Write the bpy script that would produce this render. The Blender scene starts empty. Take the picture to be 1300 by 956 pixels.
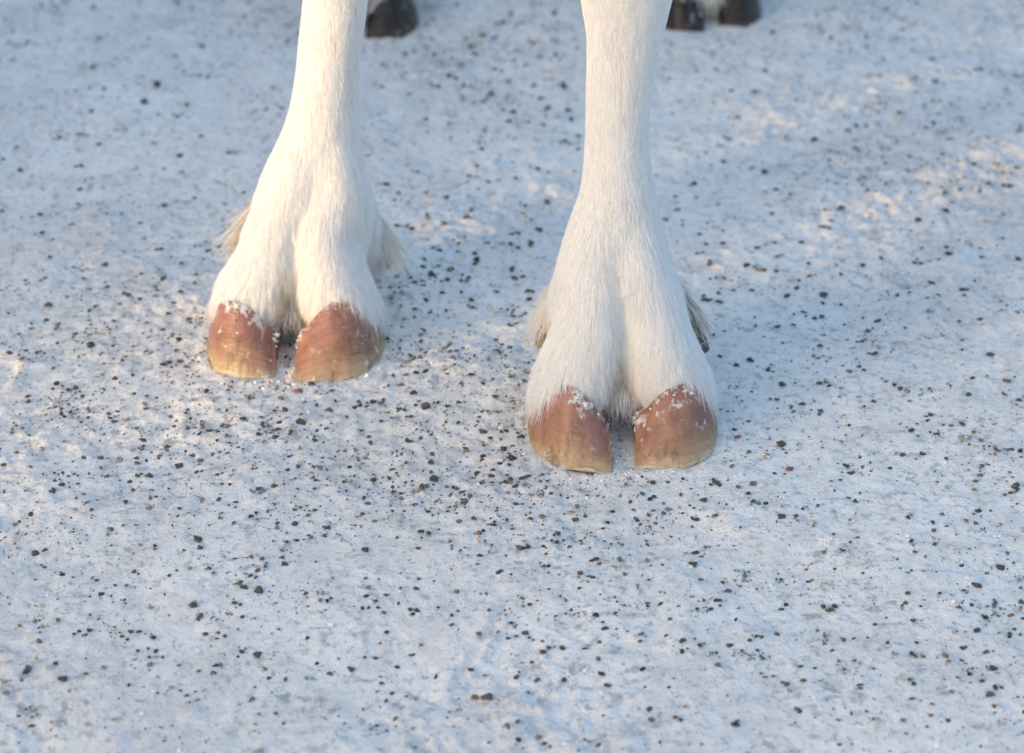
import bpy, bmesh, math, random
import numpy as np
from mathutils import Vector, kdtree, bvhtree

random.seed(4)
RNG = np.random.default_rng(11)
scene = bpy.context.scene
COL = scene.collection

# ------------------------------------------------------------------ camera
CAM_H, TILT = 0.67, math.radians(28.56)
cam_data = bpy.data.cameras.new('camera')
cam_data.sensor_fit = 'HORIZONTAL'
cam_data.sensor_width = 36.0
cam_data.lens = 36.0 * 3000.0 / 1300.0
cam_data.clip_start, cam_data.clip_end = 0.02, 2000.0
cam_data.dof.use_dof = True
cam_data.dof.focus_distance = 1.27
cam_data.dof.aperture_fstop = 8.5
cam = bpy.data.objects.new('camera', cam_data)
cam.location = (0.0, 0.0, CAM_H)
cam.rotation_euler = (math.radians(90.0) - TILT, 0.0, 0.0)
COL.objects.link(cam)
scene.camera = cam

# ------------------------------------------------------------------ sky, sun, exposure
SUN_EL = math.radians(5.0)
LDIR = np.array([0.81, 0.586]); LDIR = LDIR / np.linalg.norm(LDIR)   # the way the light travels over the ground
world = bpy.data.worlds.new('World')
scene.world = world
world.use_nodes = True
wn = world.node_tree.nodes
sky = wn.new('ShaderNodeTexSky')
sky.sky_type = 'NISHITA'
sky.sun_disc = False
sky.sun_elevation = SUN_EL
sky.sun_rotation = math.atan2(-LDIR[0], -LDIR[1])
sky.air_density, sky.dust_density, sky.ozone_density = 1.0, 10.0, 1.8
world.node_tree.links.new(sky.outputs[0], wn['Background'].inputs[0])
wn['Background'].inputs[1].default_value = 0.15
sun_data = bpy.data.lights.new('sun', 'SUN')
sun_data.energy = 0.34
sun_data.angle = math.radians(1.6)
sun_data.color = (1.0, 0.68, 0.34)
sun = bpy.data.objects.new('sun', sun_data)
sun.location = (-4.0, -3.0, 2.0)
sun.rotation_euler = Vector((LDIR[0] * math.cos(SUN_EL), LDIR[1] * math.cos(SUN_EL), -math.sin(SUN_EL))).to_track_quat('-Z', 'Y').to_euler()
COL.objects.link(sun)
scene.view_settings.view_transform = 'Standard'
scene.view_settings.look = 'None'
scene.view_settings.gamma = 1.0
scene.view_settings.use_curve_mapping = False
scene.view_settings.exposure = 3.12

scene.cycles.max_bounces = 16
scene.cycles.diffuse_bounces = 8
scene.cycles.transmission_bounces = 12

# ------------------------------------------------------------------ helpers
def vnoise(x, y, freq, seed):
    """smooth value noise in -1..1 at points x, y"""
    x = x * freq; y = y * freq
    xi = np.floor(x).astype(np.int64); yi = np.floor(y).astype(np.int64)
    fx = x - xi; fy = y - yi
    fx = fx * fx * fx * (fx * (fx * 6 - 15) + 10); fy = fy * fy * fy * (fy * (fy * 6 - 15) + 10)
    def hsh(a, b):
        n = (a * 374761393 + b * 668265263 + seed * 974634777) & 0xFFFFFFFF
        n = ((n ^ (n >> 13)) * 1274126177) & 0xFFFFFFFF
        n = n ^ (n >> 16)
        return (n & 0xFFFF) / 32767.5 - 1.0
    a, b, c, d = hsh(xi, yi), hsh(xi + 1, yi), hsh(xi, yi + 1), hsh(xi + 1, yi + 1)
    return (a * (1 - fx) + b * fx) * (1 - fy) + (c * (1 - fx) + d * fx) * fy

def sstep(a, b, x):
    t = np.clip((x - a) / (b - a), 0, 1)
    return t * t * (3 - 2 * t)

def mesh_obj(name, verts, faces, mat=None, parent=None, smooth=True):
    me = bpy.data.meshes.new(name)
    me.from_pydata([tuple(map(float, v)) for v in verts], [], faces)
    me.update()
    if smooth:
        me.polygons.foreach_set('use_smooth', np.ones(len(me.polygons), dtype=bool))
    if mat: me.materials.append(mat)
    o = bpy.data.objects.new(name, me)
    if parent: o.parent = parent
    COL.objects.link(o)
    return o

def grid_obj(name, X, Y, Z, mat):
    """fast grid mesh, X Y Z 2-D arrays"""
    ny, nx = X.shape
    me = bpy.data.meshes.new(name)
    co = np.stack([X, Y, Z], -1).reshape(-1, 3).astype(np.float32)
    idx = np.arange(nx * ny).reshape(ny, nx)
    q = np.stack([idx[:-1, :-1], idx[:-1, 1:], idx[1:, 1:], idx[1:, :-1]], -1).reshape(-1, 4)
    me.vertices.add(len(co)); me.vertices.foreach_set('co', co.ravel())
    me.loops.add(q.size); me.loops.foreach_set('vertex_index', q.ravel().astype(np.int32))
    me.polygons.add(len(q))
    me.polygons.foreach_set('loop_start', np.arange(0, q.size, 4, dtype=np.int32))
    me.polygons.foreach_set('use_smooth', np.ones(len(q), dtype=bool))
    me.update(calc_edges=True); me.validate()
    me.materials.append(mat)
    o = bpy.data.objects.new(name, me)
    COL.objects.link(o)
    return o

class NT:
    """small wrapper for building node materials"""
    def __init__(self, name):
        self.m = bpy.data.materials.new(name); self.m.use_nodes = True
        self.t = self.m.node_tree; self.n = self.t.nodes
        self.b = self.n['Principled BSDF']; self.out = self.n['Material Output']
    def link(self, a, b): self.t.links.new(a, b)
    def node(self, kind, **kw):
        x = self.n.new(kind)
        for k, v in kw.items(): setattr(x, k, v)
        return x
    def coord(self, which='Object'):
        return self.node('ShaderNodeTexCoord').outputs[which]
    def mapping(self, vec, scale):
        m = self.node('ShaderNodeMapping'); self.link(vec, m.inputs[0]); m.inputs['Scale'].default_value = scale
        return m.outputs[0]
    def noise(self, vec, scale, detail=4.0, rough=0.55):
        x = self.node('ShaderNodeTexNoise'); self.link(vec, x.inputs['Vector'])
        x.inputs['Scale'].default_value = scale; x.inputs['Detail'].default_value = detail; x.inputs['Roughness'].default_value = rough
        return x.outputs['Fac']
    def ramp(self, fac, stops):
        r = self.node('ShaderNodeValToRGB'); self.link(fac, r.inputs[0])
        e = r.color_ramp.elements
        while len(e) < len(stops): e.new(0.5)
        for el, (p, c) in zip(e, stops):
            el.position = p; el.color = (c[0], c[1], c[2], 1) if hasattr(c, '__len__') else (c, c, c, 1)
        return r.outputs[0]
    def mix(self, fac, a, b, mode='MIX'):
        x = self.node('ShaderNodeMix', data_type='RGBA', blend_type=mode)
        for sock, v in ((x.inputs[0], fac), (x.inputs[6], a), (x.inputs[7], b)):
            if hasattr(v, 'is_output'): self.link(v, sock)
            elif hasattr(v, '__len__'): sock.default_value = (v[0], v[1], v[2], 1)
            else: sock.default_value = v
        return x.outputs[2]
    def math(self, op, a, b=0.0):
        x = self.node('ShaderNodeMath', operation=op)
        for sock, v in ((x.inputs[0], a), (x.inputs[1], b)):
            if hasattr(v, 'is_output'): self.link(v, sock)
            else: sock.default_value = v
        return x.outputs[0]
    def bump(self, height, strength, dist, normal=None):
        x = self.node('ShaderNodeBump'); self.link(height, x.inputs['Height'])
        x.inputs['Strength'].default_value = strength; x.inputs['Distance'].default_value = dist
        if normal is not None: self.link(normal, x.inputs['Normal'])
        return x.outputs[0]
    def attr(self, name, out='Fac'):
        return self.node('ShaderNodeAttribute', attribute_name=name).outputs[out]

# ------------------------------------------------------------------ materials
def snow_material():
    k = NT('packed_snow')
    c = k.coord()
    big = k.noise(c, 5.0, 5.0, 0.6)
    mid = k.noise(c, 38.0, 6.0, 0.65)
    fine = k.noise(c, 240.0, 4.0, 0.7)
    base = k.ramp(big, [(0.30, (0.765, 0.745, 0.725)), (0.62, (0.905, 0.885, 0.855))])
    # grey ice where the grit shows through the packed snow
    ice = k.ramp(mid, [(0.46, 0.0), (0.66, 1.0)])
    base = k.mix(k.math('MULTIPLY', ice, 0.38), base, (0.53, 0.525, 0.515))
    # buried grains seen through the ice, and fine dirt pressed into the surface
    gh = k.ramp(k.noise(c, 135.0, 3.0, 0.6), [(0.555, 0.0), (0.65, 1.0)])
    patch = k.ramp(k.noise(c, 15.0, 3.0), [(0.36, 0.0), (0.56, 1.0)])
    base = k.mix(k.math('MULTIPLY', k.math('MULTIPLY', gh, patch), 0.58), base, (0.27, 0.28, 0.285))
    sp = k.ramp(fine, [(0.56, 0.0), (0.64, 1.0)])
    base = k.mix(k.math('MULTIPLY', sp, 0.45), base, (0.24, 0.24, 0.235))
    br = k.ramp(k.noise(c, 70.0, 4.0, 0.6), [(0.60, 0.0), (0.68, 1.0)])
    base = k.mix(k.math('MULTIPLY', br, 0.6), base, (0.92, 0.905, 0.88))
    k.link(base, k.b.inputs['Base Color'])
    k.b.inputs['Roughness'].default_value = 0.62
    k.b.inputs['Specular IOR Level'].default_value = 0.25
    n = k.bump(k.noise(c, 120.0, 6.0, 0.75), 0.9, 0.0040)
    n = k.bump(fine, 0.35, 0.0008, n)
    k.link(n, k.b.inputs['Normal'])
    return k.m

def shade_heap_material():  # snow colour for the added heaps that block the sun
    k = NT('shade_heap_snow')
    c = k.coord()
    k.link(k.ramp(k.noise(c, 3.0), [(0.3, (0.74, 0.75, 0.76)), (0.7, (0.82, 0.82, 0.82))]), k.b.inputs['Base Color'])
    k.b.inputs['Roughness'].default_value = 0.7
    k.link(k.bump(k.noise(c, 22.0, 6.0), 0.7, 0.03), k.b.inputs['Normal'])
    return k.m

def frost_material():
    k = NT('ice_crumbs')
    c = k.coord()
    k.link(k.ramp(k.noise(c, 300.0), [(0.3, (0.72, 0.73, 0.74)), (0.7, (0.84, 0.84, 0.84))]), k.b.inputs['Base Color'])
    k.b.inputs['Roughness'].default_value = 0.45
    k.b.inputs['Subsurface Weight'].default_value = 0.0
    k.link(k.bump(k.noise(c, 700.0), 0.5, 0.0006), k.b.inputs['Normal'])
    return k.m

def stone_material(name, c0, c1, snow=0.5):
    """grit: two-tone mineral colour with a dusting of snow"""
    k = NT(name)
    info = k.node('ShaderNodeObjectInfo')
    geo = k.node('ShaderNodeNewGeometry')
    pos = geo.outputs['Position']
    g = k.noise(pos, 900.0, 3.0, 0.7)
    col = k.mix(k.ramp(g, [(0.35, 0.0), (0.65, 1.0)]), c0, c1)
    col = k.mix(k.math('MULTIPLY', info.outputs['Random'], 0.35), col, (0.16, 0.15, 0.14))
    d = k.ramp(k.noise(pos, 330.0, 4.0, 0.7), [(0.70 - 0.28 * snow, 0.0), (0.78 - 0.28 * snow, 1.0)])
    col = k.mix(k.math('MULTIPLY', d, 0.85), col, (0.74, 0.745, 0.75))
    k.link(col, k.b.inputs['Base Color'])
    k.b.inputs['Roughness'].default_value = 0.6
    k.b.inputs['Specular IOR Level'].default_value = 0.3
    k.link(k.bump(g, 0.6, 0.0006), k.b.inputs['Normal'])
    return k.m

def grit_material():
    k = NT('fine_grit')
    geo = k.node('ShaderNodeNewGeometry')
    pos = geo.outputs['Position']
    col = k.attr('tint', 'Color')
    g = k.noise(pos, 900.0, 3.0, 0.7)
    col = k.mix(0.7, col, k.ramp(g, [(0.3, 0.35), (0.7, 1.0)]), 'MULTIPLY')
    d = k.ramp(k.noise(pos, 420.0, 4.0, 0.7), [(0.60, 0.0), (0.67, 1.0)])
    col = k.mix(k.math('MULTIPLY', d, 0.8), col, (0.74, 0.745, 0.75))
    k.link(col, k.b.inputs['Base Color'])
    k.b.inputs['Roughness'].default_value = 0.65
    return k.m

def fur_skin_material():
    k = NT('fur_underlayer')
    c = k.coord()
    k.link(k.ramp(k.noise(k.mapping(c, (1, 1, 0.12)), 420.0, 4.0), [(0.3, (0.76, 0.74, 0.71)), (0.7, (0.88, 0.87, 0.86))]), k.b.inputs['Base Color'])
    k.b.inputs['Roughness'].default_value = 0.8
    k.b.inputs['Specular IOR Level'].default_value = 0.1
    return k.m

def hair_material():
    k = NT('white_hair')
    tint = k.attr('tint'); shade = k.attr('shade')
    col = k.ramp(tint, [(0.0, (0.985, 0.985, 0.985)), (0.25, (0.95, 0.92, 0.865)), (0.6, (0.56, 0.43, 0.28)), (1.0, (0.10, 0.075, 0.055))])
    col = k.mix(1.0, col, k.ramp(shade, [(0.0, 0.80), (0.35, 0.97), (1.0, 1.0)]), 'MULTIPLY')
    k.link(col, k.b.inputs['Base Color'])
    k.b.inputs['Roughness'].default_value = 0.5
    k.b.inputs['Specular IOR Level'].default_value = 0.25
    tr = k.node('ShaderNodeBsdfTranslucent'); k.link(col, tr.inputs[0])
    ms = k.node('ShaderNodeMixShader'); ms.inputs[0].default_value = 0.40
    k.link(k.b.outputs[0], ms.inputs[1]); k.link(tr.outputs[0], ms.inputs[2])
    k.link(ms.outputs[0], k.out.inputs['Surface'])
    return k.m

def hoof_material(name, stops, dark):
    """horn: colour runs from the coronet to the worn toe, with growth rings, cracks and rubbed-in frost"""
    k = NT(name)
    hz = k.attr('rise'); ang = k.attr('round')
    c = k.coord()
    cmb = k.node('ShaderNodeCombineXYZ'); k.link(ang, cmb.inputs[0]); k.link(hz, cmb.inputs[1])
    uv = cmb.outputs[0]
    n1 = k.noise(c, 55.0, 4.0, 0.6)
    f = k.math('ADD', hz, k.math('MULTIPLY', k.math('SUBTRACT', n1, 0.5), 0.35))
    col = k.ramp(f, stops)
    # growth rings, running round the wall
    rings = k.noise(k.mapping(uv, (1.6, 26.0, 1)), 1.0, 5.0, 0.62)
    col = k.mix(0.32, col, k.ramp(rings, [(0.28, 0.45), (0.55, 1.0), (0.8, 1.12)]), 'MULTIPLY')
    # streaks that run down the horn tubules
    st = k.noise(k.mapping(uv, (34.0, 1.1, 1)), 1.0, 4.0, 0.6)
    col = k.mix(0.3, col, k.ramp(st, [(0.30, 0.5), (0.55, 1.0)]), 'MULTIPLY')
    # uneven brown and pale cloudiness
    cl = k.noise(c, 75.0, 5.0, 0.65)
    col = k.mix(0.6, col, k.ramp(cl, [(0.32, (0.55, 0.48, 0.42)), (0.52, (1.0, 1.0, 1.0)), (0.70, (1.25, 1.22, 1.2))]), 'MULTIPLY')
    # dark cracks and worn stains
    cr = k.ramp(k.noise(k.mapping(uv, (16.0, 1.3, 1)), 1.0, 5.0, 0.7), [(0.385, 1.0), (0.45, 0.0)])
    col = k.mix(k.math('MULTIPLY', cr, 0.62), col, dark)
    cr2 = k.ramp(k.noise(k.mapping(uv, (7.0, 17.0, 1)), 1.0, 5.0, 0.7), [(0.35, 1.0), (0.40, 0.0)])
    col = k.mix(k.math('MULTIPLY', cr2, 0.6), col, dark)
    scr = k.ramp(k.noise(k.mapping(uv, (10.0, 60.0, 1)), 1.0, 4.0, 0.7), [(0.62, 0.0), (0.68, 1.0)])
    col = k.mix(k.math('MULTIPLY', scr, 0.35), col, (0.62, 0.55, 0.48))
    # rubbed-in frost
    lift = k.math('MULTIPLY', k.ramp(hz, [(0.68, 0.0), (0.95, 1.0)]), 0.10)
    fr = k.ramp(k.math('ADD', k.noise(c, 150.0, 6.0, 0.72), lift), [(0.585, 0.0), (0.63, 1.0)])
    fr2 = k.ramp(k.math('ADD', k.noise(c, 42.0, 2.0), lift), [(0.46, 0.0), (0.56, 1.0)])
    frost = k.math('MULTIPLY', k.math('MULTIPLY', fr, fr2), 0.75)
    col = k.mix(frost, col, (0.74, 0.72, 0.71))
    k.link(col, k.b.inputs['Base Color'])
    k.link(k.ramp(n1, [(0.3, 0.20), (0.7, 0.42)]), k.b.inputs['Roughness'])
    k.b.inputs['Specular IOR Level'].default_value = 0.42
    n = k.bump(rings, 0.5, 0.0014)
    n = k.bump(st, 0.25, 0.0007, n)
    n = k.bump(frost, 0.6, 0.0008, n)
    k.link(n, k.b.inputs['Normal'])
    return k.m

M_SNOW = snow_material(); M_SHADE_HEAP = shade_heap_material(); M_FROST = frost_material()
M_SKIN = fur_skin_material(); M_HAIR = hair_material()
M_HOOF = hoof_material('pink_horn', [(0.02, (0.64, 0.54, 0.38)), (0.11, (0.50, 0.36, 0.215)), (0.32, (0.385, 0.22, 0.128)), (0.60, (0.335, 0.158, 0.110)), (1.0, (0.375, 0.18, 0.148))], (0.13, 0.075, 0.045))
M_DARKHOOF = hoof_material('dark_horn', [(0.02, (0.09, 0.055, 0.032)), (0.2, (0.030, 0.016, 0.011)), (0.6, (0.010, 0.007, 0.007)), (1.0, (0.009, 0.007, 0.008))], (0.012, 0.010, 0.009))
M_GRIT = grit_material()
STONE_KINDS = {
    'd': ('dark_stone', (0.020, 0.023, 0.023), (0.075, 0.080, 0.078), 0.22),
    'b': ('brown_stone', (0.075, 0.050, 0.032), (0.17, 0.12, 0.08), 0.35),
    'r': ('red_stone', (0.16, 0.055, 0.035), (0.30, 0.15, 0.11), 0.3),
    't': ('tan_stone', (0.20, 0.145, 0.09), (0.34, 0.27, 0.19), 0.3),
    'o': ('ochre_stone', (0.30, 0.14, 0.05), (0.40, 0.23, 0.10), 0.25),
    'p': ('pale_stone', (0.16, 0.16, 0.155), (0.42, 0.41, 0.40), 0.65)}
M_STONE = {k: stone_material(*v) for k, v in STONE_KINDS.items()}

# ------------------------------------------------------------------ ground: trodden snow, one sheet out to the horizon
FEET = {  # claw: inner-front corner x, toe y, outward sign, width, length, height
    'fore_near': [(0.0556, 1.1183, -1, 0.0475, 0.094, 0.041), (0.0675, 1.1215, 1, 0.0500, 0.094, 0.040)],
    'fore_far': [(-0.1400, 1.2245, -1, 0.0458, 0.092, 0.040), (-0.1290, 1.2212, 1, 0.0526, 0.094, 0.042)],
    'hind_a': [(0.1560, 1.803, -1, 0.0400, 0.085, 0.041), (0.1680, 1.818, 1, 0.0380, 0.085, 0.041)],
    'hind_b': [(-0.1280, 1.800, -1, 0.0380, 0.085, 0.041), (-0.1180, 1.792, 1, 0.0420, 0.085, 0.042)]}

OUT = [(0.020, 0.030), (0.004, 0.010), (0.030, -0.004), (0.22, -0.010), (0.44, 0.000), (0.64, 0.034), (0.80, 0.110), (0.93, 0.24), (1.0, 0.42),
       (0.985, 0.60), (0.90, 0.78), (0.72, 0.93), (0.46, 1.0), (0.20, 0.95), (0.06, 0.80), (0.02, 0.60), (0.015, 0.35), (0.012, 0.14)]
def closed_spline(P, per):
    P = np.array(P, float); n = len(P); out = []
    for i in range(n):
        a, b, c, d = P[i - 1], P[i], P[(i + 1) % n], P[(i + 2) % n]
        for t in np.linspace(0, 1, per, endpoint=False):
            out.append(0.5 * ((2 * b) + (-a + c) * t + (2 * a - 5 * b + 4 * c - d) * t * t + (-a + 3 * b - 3 * c + d) * t ** 3))
    return np.array(out)
OUTLINE = closed_spline(OUT, 4)
NO = len(OUTLINE)


def axis(lo, hi, step, far):
    a = list(np.arange(lo, hi, step)); d = step; v = a[-1]; right = []
    while v < far: d *= 1.35; v += d; right.append(v)
    d = step; v = a[0]; left = []
    while v > -far: d *= 1.35; v -= d; left.append(v)
    return np.array(left[::-1] + a + right)

def snow_height(x, y):
    w = np.exp(-((x / 3.0) ** 2 + ((y - 1.3) / 3.0) ** 2))
    z = 0.0050 * vnoise(x, y, 5.0, 1) + 0.0030 * vnoise(x, y, 14.0, 2)
    lump = 0.0010 * vnoise(x, y, 42.0, 3) + 0.0009 * vnoise(x, y, 95.0, 4) + 0.0010 * vnoise(x, y, 190.0, 5) + 0.0006 * vnoise(x, y, 330.0, 15)
    rough = 0.45 + 0.75 * sstep(-0.25, 0.45, vnoise(x, y, 8.0, 6))
    z = z + lump * rough
    z = z + 0.0022 * np.maximum(vnoise(x, y, 60.0, 9), 0) ** 2 * sstep(0.0, 0.5, vnoise(x, y, 11.0, 10))
    # a shallow scratch at the front of the picture
    ax, ay, bx, by = -0.0283, 0.924, -0.004, 0.989
    t = np.clip(((x - ax) * (bx - ax) + (y - ay) * (by - ay)) / ((bx - ax) ** 2 + (by - ay) ** 2), 0, 1)
    d = np.hypot(x - ax - t * (bx - ax), y - ay - t * (by - ay))
    z = z - 0.0013 * np.exp(-(d / 0.0017) ** 2) + 0.0010 * np.exp(-((d - 0.0045) / 0.0018) ** 2)
    # faint scrapes, and the rim of an old print at the side
    al, ac = 0.93 * x + 0.36 * y, -0.36 * x + 0.93 * y
    z = z + 0.0010 * vnoise(al * 0.16, ac, 70.0, 51) * sstep(0.0, 0.5, vnoise(x, y, 6.0, 52))
    rr = np.hypot(x + 0.318, (y - 1.243) * 0.9)
    z = z + 0.0035 * np.exp(-((rr - 0.026) / 0.0045) ** 2) * (0.6 + 0.4 * vnoise(x, y, 60.0, 53)) * (x > -0.325) - 0.003 * np.exp(-(rr / 0.02) ** 4)
    # level under the feet
    for claws in FEET.values():
        cx = 0.5 * (claws[0][0] + claws[1][0]); cy = 0.5 * (claws[0][1] + claws[1][1]) + 0.04
        k = np.exp(-((((x - cx) / 0.062) ** 2 + ((y - cy) / 0.062) ** 2)) ** 2)
        z = z * (1 - 0.85 * k) + 0.0006 * k
        for xi, ty, sg, w_, L, H in claws:      # snow pushed up into a low broken rim round each claw
            near = (np.abs(x - xi - sg * w_ * 0.5) < w_ * 0.5 + 0.016) & (y > ty - 0.016) & (y < ty + L + 0.012)
            if not near.any(): continue
            ox = xi + sg * w_ * OUTLINE[:, 0]; oy = ty + L * OUTLINE[:, 1]
            d = np.sqrt(((x[near][:, None] - ox) ** 2 + (y[near][:, None] - oy) ** 2).min(1))
            lump = 0.55 + 0.9 * vnoise(x[near], y[near], 110.0, 33)
            z[near] = z[near] + 0.0015 * np.clip(lump, 0.05, 1.3) * np.exp(-((d - 0.0030) / 0.0024) ** 2)
    return z * w - 0.02 * (1 - w) * 0

gx = axis(-0.56, 0.56, 0.0018, 260.0)
gy = axis(0.80, 2.06, 0.0020, 260.0)
GX, GY = np.meshgrid(gx, gy)
ground = grid_obj('ground', GX, GY, snow_height(GX, GY), M_SNOW)
ground['kind'] = 'structure'
ground['label'] = 'trodden snow packed hard and strewn with dark grit'

def ground_z(x, y):
    return float(snow_height(np.array([x]), np.array([y]))[0])

# two unseen heaps added to block low sun and sky; their gap lets light through
def shade_heap(n0, n1, seed, tall, s0):
    s = np.linspace(-1.0, 1.0, 90); n = np.linspace(0, 1, 220)
    S, N = np.meshgrid(s, n)
    nn = n0 + (n1 - n0) * N
    edge_lo = sstep(0.0, 0.22 / (n1 - n0), N + 0.012 * vnoise(nn, S, 4.0, seed)) 
    edge_hi = sstep(0.0, 0.22 / (n1 - n0), 1 - N + 0.012 * vnoise(nn, S, 4.0, seed + 1))
    prof = np.clip(1 - np.abs(S) ** 2.2, 0, 1) ** 0.8
    H = tall + 0.10 * vnoise(nn, S, 1.7, seed + 2)
    z = prof * H * edge_lo * edge_hi
    z = z + 0.05 * vnoise(nn, S, 6.0, seed + 3) * (z > 0.02) + 0.02 * vnoise(nn, S, 17.0, seed + 4) * (z > 0.02) - 0.03
    sw = s0 + 0.55 * S + 0.05 * vnoise(nn, S * 0, 3.0, seed + 5)
    X = LDIR[0] * sw - LDIR[1] * nn
    Y = LDIR[1] * sw + LDIR[0] * nn
    o = grid_obj('added_shade_heap', X, Y, z, M_SHADE_HEAP)
    o['kind'] = 'structure'
    o['label'] = 'unseen snow-coloured heap added to shade the trodden ground'
GAP_LO, GAP_HI = 1.020, 1.290
shade_heap(-1.1, GAP_LO + 0.09, 20, 0.66, -2.3)
shade_heap(GAP_HI - 0.09, 4.6, 40, 2.2, -1.15)  # added taller and nearer, to darken the ground at the far left

# ------------------------------------------------------------------ the reindeer
reindeer = bpy.data.objects.new('reindeer', None)
reindeer.location = (-0.03, 1.25, 0.0)
COL.objects.link(reindeer)
reindeer['label'] = 'white-legged reindeer standing on gritted snow, pink front hooves and dark hind hooves'
reindeer['category'] = 'reindeer'
ROOT = np.array(reindeer.location)

def child(o, parent=None):
    o.parent = parent or reindeer
    o.matrix_parent_inverse.identity()
    return o

def tube(verts, faces, rows, seg=22, per=5):
    """rows: (x, y, z, half width across X, half depth); adds a closed tube"""
    P0 = np.array(rows, float)
    cum = np.r_[0, np.cumsum(np.linalg.norm(np.diff(P0[:, :3], axis=0), axis=1))]
    m = max(8, int(per * len(rows)))
    tt = np.linspace(0, cum[-1], m)
    R = np.stack([np.interp(tt, cum, P0[:, c]) for c in range(5)], 1)
    for _ in range(3):
        R[1:-1] = 0.25 * R[:-2] + 0.5 * R[1:-1] + 0.25 * R[2:]
    c = R[:, :3]; rad = np.maximum(R[:, 3:5], 0.003)
    tan = np.gradient(c, axis=0); tan /= np.linalg.norm(tan, axis=1)[:, None]
    base = len(verts)
    for i in range(len(c)):
        side = np.array([1.0, 0, 0]) - tan[i] * tan[i][0]; side /= np.linalg.norm(side)
        up = np.cross(tan[i], side)
        for k in range(seg):
            a = 2 * math.pi * k / seg
            verts.append(c[i] + side * math.cos(a) * rad[i, 0] + up * math.sin(a) * rad[i, 1])
    n = len(c)
    for i in range(n - 1):
        for k in range(seg):
            k2 = (k + 1) % seg
            faces.append((base + i * seg + k, base + i * seg + k2, base + (i + 1) * seg + k2, base + (i + 1) * seg + k))
    faces.append(tuple(base + k for k in range(seg))[::-1])
    faces.append(tuple(base + (n - 1) * seg + k for k in range(seg)))

V, F = [], []
FUR = 0.003
def fore_digit(cx, cy, claw, tx=None, dx=0.0):
    tx = cx if tx is None else tx
    xi, ty, sg, w, L, H = claw
    xm = xi + sg * w * 0.49
    tube(V, F, [(tx + sg * 0.004, cy + 0.004, 0.140, 0.010, 0.015), ((tx * 0.4 + cx * 0.6) + sg * 0.008, cy, 0.110, 0.0160, 0.0215), (cx + sg * 0.0125, cy - 0.0060, 0.088, 0.0180, 0.0245),
                (xi + dx + sg * 0.0095, ty + 0.0675, 0.068, 0.0190, 0.0255), (xi + dx + sg * 0.0130, ty + 0.0615, 0.050, 0.0205, 0.0275),
                (xi + 0.6 * dx + sg * 0.0180, ty + 0.057, 0.036, 0.0225, 0.0285), (xm + 0.35 * dx, ty + 0.055, 0.024, 0.0212, 0.0275), (xm + 0.35 * dx, ty + 0.055, 0.012, 0.018, 0.025)])
def fetlock_pad(cx, cy, lean):
    tube(V, F, [(cx, cy, 0.120, 0.017, 0.018), (cx, cy + 0.003, 0.096, 0.0270, 0.022), (cx + lean * 0.3, cy + 0.006, 0.074, 0.0345, 0.022), (cx + lean * 0.6, cy + 0.008, 0.056, 0.0390, 0.019),
                (cx + lean, cy + 0.006, 0.040, 0.0390, 0.016), (cx + lean, cy + 0.003, 0.026, 0.032, 0.012)])

# near foreleg (shown at the photograph's centre right)
near = [(0.2438, 0.0609, 0.0260), (0.2216, 0.0604, 0.0215), (0.1990, 0.0585, 0.0199), (0.1853, 0.0578, 0.0193),
        (0.1668, 0.0575, 0.0188), (0.1528, 0.0578, 0.0196), (0.1290, 0.0590, 0.0230), (0.1097, 0.0580, 0.0290)]
Yn = 1.203
rows = [(0.020, 1.27, 0.70, 0.10, 0.13), (0.055, 1.25, 0.56, 0.065, 0.085), (0.062, 1.225, 0.46, 0.042, 0.055), (0.062, 1.212, 0.38, 0.033, 0.036),
        (0.0615, 1.204, 0.320, 0.0325, 0.034), (0.0612, 1.202, 0.285, 0.0300, 0.032), (0.0611, 1.202, 0.265, 0.0265, 0.029)]
rows += [(cx, Yn, z, hw - FUR, (hw - FUR) * (1.12 if z > 0.12 else 0.98)) for z, cx, hw in near]
rows += [(0.0580, 1.201, 0.095, 0.0305, 0.0280), (0.0580, 1.199, 0.080, 0.0335, 0.0265), (0.0585, 1.194, 0.065, 0.0345, 0.0255), (0.0600, 1.190, 0.050, 0.0345, 0.0240),
         (0.0615, 1.186, 0.036, 0.0330, 0.0240), (0.0615, 1.184, 0.024, 0.0300, 0.0180)]
tube(V, F, rows, per=7)
fetlock_pad(0.0580, 1.209, 0.003)
for cl in FEET['fore_near']: fore_digit(0.0580, 1.199, cl)
# far foreleg
farl = [(0.2070, -0.1022, 0.0203), (0.1829, -0.1059, 0.0203), (0.1584, -0.1089, 0.0203), (0.1334, -0.1119, 0.0227), (0.1182, -0.1140, 0.0262),
        (0.1080, -0.1160, 0.0290)]
Yf = 1.307
rows = [(-0.045, 1.30, 0.70, 0.10, 0.13), (-0.072, 1.305, 0.56, 0.065, 0.085), (-0.079, 1.31, 0.46, 0.042, 0.055), (-0.084, 1.31, 0.38, 0.033, 0.036),
        (-0.089, 1.308, 0.320, 0.0325, 0.034), (-0.094, 1.307, 0.275, 0.0270, 0.030), (-0.0985, 1.307, 0.240, 0.0185, 0.021)]
rows += [(cx, Yf, z, hw - FUR, (hw - FUR) * (1.12 if z > 0.12 else 0.98)) for z, cx, hw in farl]
rows += [(-0.1180, 1.305, 0.095, 0.0315, 0.0280), (-0.1200, 1.303, 0.080, 0.0345, 0.0265), (-0.1225, 1.299, 0.065, 0.0355, 0.0255), (-0.1255, 1.295, 0.050, 0.0355, 0.0240),
         (-0.1310, 1.291, 0.036, 0.0340, 0.0240), (-0.1325, 1.289, 0.024, 0.0300, 0.0180)]
tube(V, F, rows, per=7)
fetlock_pad(-0.1165, 1.313, -0.006)
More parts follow.
